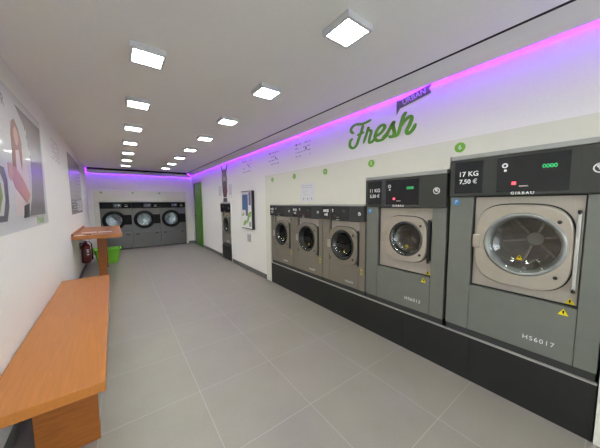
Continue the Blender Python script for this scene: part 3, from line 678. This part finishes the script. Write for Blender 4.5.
# ------------------------------------------------------------------ fire extinguisher on the wall
ey = 6.45
t = thing('fire_extinguisher', 'dark red fire extinguisher hanging on the left wall under the high table', 'fire extinguisher', (lwx(ey) + .092, ey, .26)); t.scale = (.86, .86, .86)
b = MB(); b.lathe([(.0, 0), (.075, .0), (.085, .012), (.085, .37), (.075, .41), (.05, .44), (.028, .455), (.028, .47), (0, .47)], (0, 0, 0), 'extred', 'z', 32); part(b, 'cylinder', t)
b = MB(); b.lathe([(.087, .0), (.087, .03)], (0, 0, .03), 'rubber', 'z', 32); part(b, 'foot_ring', t)
b = MB(); b.lathe([(.02, .465), (.024, .50), (.015, .52)], (0, 0, 0), 'rubber', 'z', 16); b.box(-.012, .012, -.10, .01, .505, .52, 'rubber', .003); b.box(-.012, .012, -.09, .01, .475, .487, 'rubber', .003); part(b, 'valve', t)
b = MB(); b.tube([(.02, 0, .485), (.07, 0, .49), (.105, 0, .43), (.108, 0, .3), (.105, 0, .15)], .011, 'rubber'); b.tube([(.105, 0, .15), (.104, 0, .06)], .016, 'rubber'); part(b, 'hose', t)
b = MB(); n = 10
vs = []
for z in (.14, .33):
    for k in range(n + 1):
        a = -PI / 2 - .7 + 1.7 * k / n; vs.append((.0865 * math.cos(a), .0865 * math.sin(a), z))
b.add(vs, [[k, k + 1, n + 2 + k, n + 1 + k] for k in range(n)], 'maroon'); b.v = b.v
part(b, 'label_band', t)
b = MB()
for z in (.2, .26, .305):
    vs = []
    for zz in (z - .014, z + .014):
        for k in range(6): a = -PI / 2 + .2 + .5 * k / 5; vs.append((.088 * math.cos(a), .088 * math.sin(a), zz))
    b.add(vs, [[k, k + 1, 7 + k, 6 + k] for k in range(5)], 'paper')
part(b, 'printed_marks', t, 'white marks on the label')
b = MB(); b.box(-.103, -.088, -.03, .03, .33, .47, 'rubber', .003); b.box(-.09, -.02, -.012, .012, .455, .470, 'rubber', .002); part(b, 'wall_bracket', t)

# ------------------------------------------------------------------ lime laundry basket
t = thing('laundry_basket', 'lime green plastic laundry basket on the floor behind the high table', 'basket', (-.27, 7.56, 0)); t.scale = (.8, .8, .78)
def rr(hx, hy, z, r, n=6):
    out = []
    for cx, cy, a0 in ((hx - r, hy - r, 0), (-hx + r, hy - r, PI / 2), (-hx + r, -hy + r, PI), (hx - r, -hy + r, 1.5 * PI)):
        for k in range(n + 1): a = a0 + PI / 2 * k / n; out.append((cx + r * math.cos(a), cy + r * math.sin(a), z))
    return out
L_ = [rr(.23, .16, 0, .05), rr(.32, .22, .44, .06), rr(.31, .21, .44, .06), rr(.222, .152, .012, .05)]; n = len(L_[0])
b = MB(); fs = []
for k in range(3): fs += [[k * n + i, k * n + (i + 1) % n, (k + 1) * n + (i + 1) % n, (k + 1) * n + i] for i in range(n)]
fs += [list(range(n))[::-1], [3 * n + i for i in range(n)]]
b.add(sum(L_, []), fs, 'bin'); part(b, 'tub', t)
L_ = [rr(.325, .225, .425, .06), rr(.345, .245, .425, .07), rr(.345, .245, .455, .07), rr(.315, .215, .455, .06)]
b = MB(); fs = []
for k in range(3): fs += [[k * n + i, k * n + (i + 1) % n, (k + 1) * n + (i + 1) % n, (k + 1) * n + i] for i in range(n)]
fs += [[3 * n + i, 3 * n + (i + 1) % n, (i + 1) % n, i] for i in range(n)]
b.add(sum(L_, []), fs, 'bin'); part(b, 'rim', t)
for s in (-1, 1):
    b = MB(); b.tube([(s * .345, -.09, .44), (s * .385, -.07, .45), (s * .385, .07, .45), (s * .345, .09, .44)], .012, 'rubber' if s > 0 else 'bin'); part(b, 'handle', t, 'dark grip' if s > 0 else None)

# ------------------------------------------------------------------ daylight, camera, view
wd = bpy.data.worlds.new('daylight'); S.world = wd; wd.use_nodes = True
WN = wd.node_tree.nodes; WL = wd.node_tree.links; bg = WN['Background']; bg.inputs['Strength'].default_value = 6.4
wt = WN.new('ShaderNodeTexCoord'); ws = WN.new('ShaderNodeSeparateXYZ'); wr = WN.new('ShaderNodeValToRGB')
WL.new(wt.outputs['Generated'], ws.inputs[0]); WL.new(ws.outputs['Z'], wr.inputs['Fac']); WL.new(wr.outputs['Color'], bg.inputs['Color'])
wr.color_ramp.elements[0].position = 0.0; wr.color_ramp.elements[0].color = (.30, .32, .32, 1)     # street below the horizon
wr.color_ramp.elements[1].position = .12; wr.color_ramp.elements[1].color = (.86, .94, 1.0, 1)     # sky
pl = bpy.data.lights.new('shop_front_portal', 'AREA'); pl.shape = 'RECTANGLE'; pl.size = 2.6; pl.size_y = 2.2; pl.cycles.is_portal = True
po = bpy.data.objects.new('shop_front_portal', pl); COL.objects.link(po); po.location = (.8, YF - .08, 1.15); po.rotation_euler = (PI / 2, 0, 0)

cam = bpy.data.cameras.new('camera'); cam.sensor_width = 36; cam.lens = 36 * 245 / 600; cam.clip_start = .05
co = bpy.data.objects.new('camera', cam); COL.objects.link(co)
Y = Vector(((118 - 300) / 245, (224 - 204) / 245, -1)).normalized()
X = Vector(((632 - 300) / 245, (224 - 200) / 245, -1)); X = (X - Y * X.dot(Y)).normalized(); Z = X.cross(Y)
R = Matrix((X, Y, Z)).to_4x4()
co.matrix_world = Matrix.Translation((0, 0, 1.43)) @ R
S.camera = co
S.view_settings.view_transform = 'Standard'; S.view_settings.look = 'None'; S.view_settings.gamma = 1.0
S.view_settings.use_curve_mapping = False; S.view_settings.exposure = 0.84
S.cycles.use_denoising = True; S.cycles.max_bounces = 10; S.cycles.diffuse_bounces = 6; S.cycles.transparent_max_bounces = 12
S.cycles.caustics_reflective = False; S.cycles.caustics_refractive = False; S.cycles.sample_clamp_indirect = 6.0
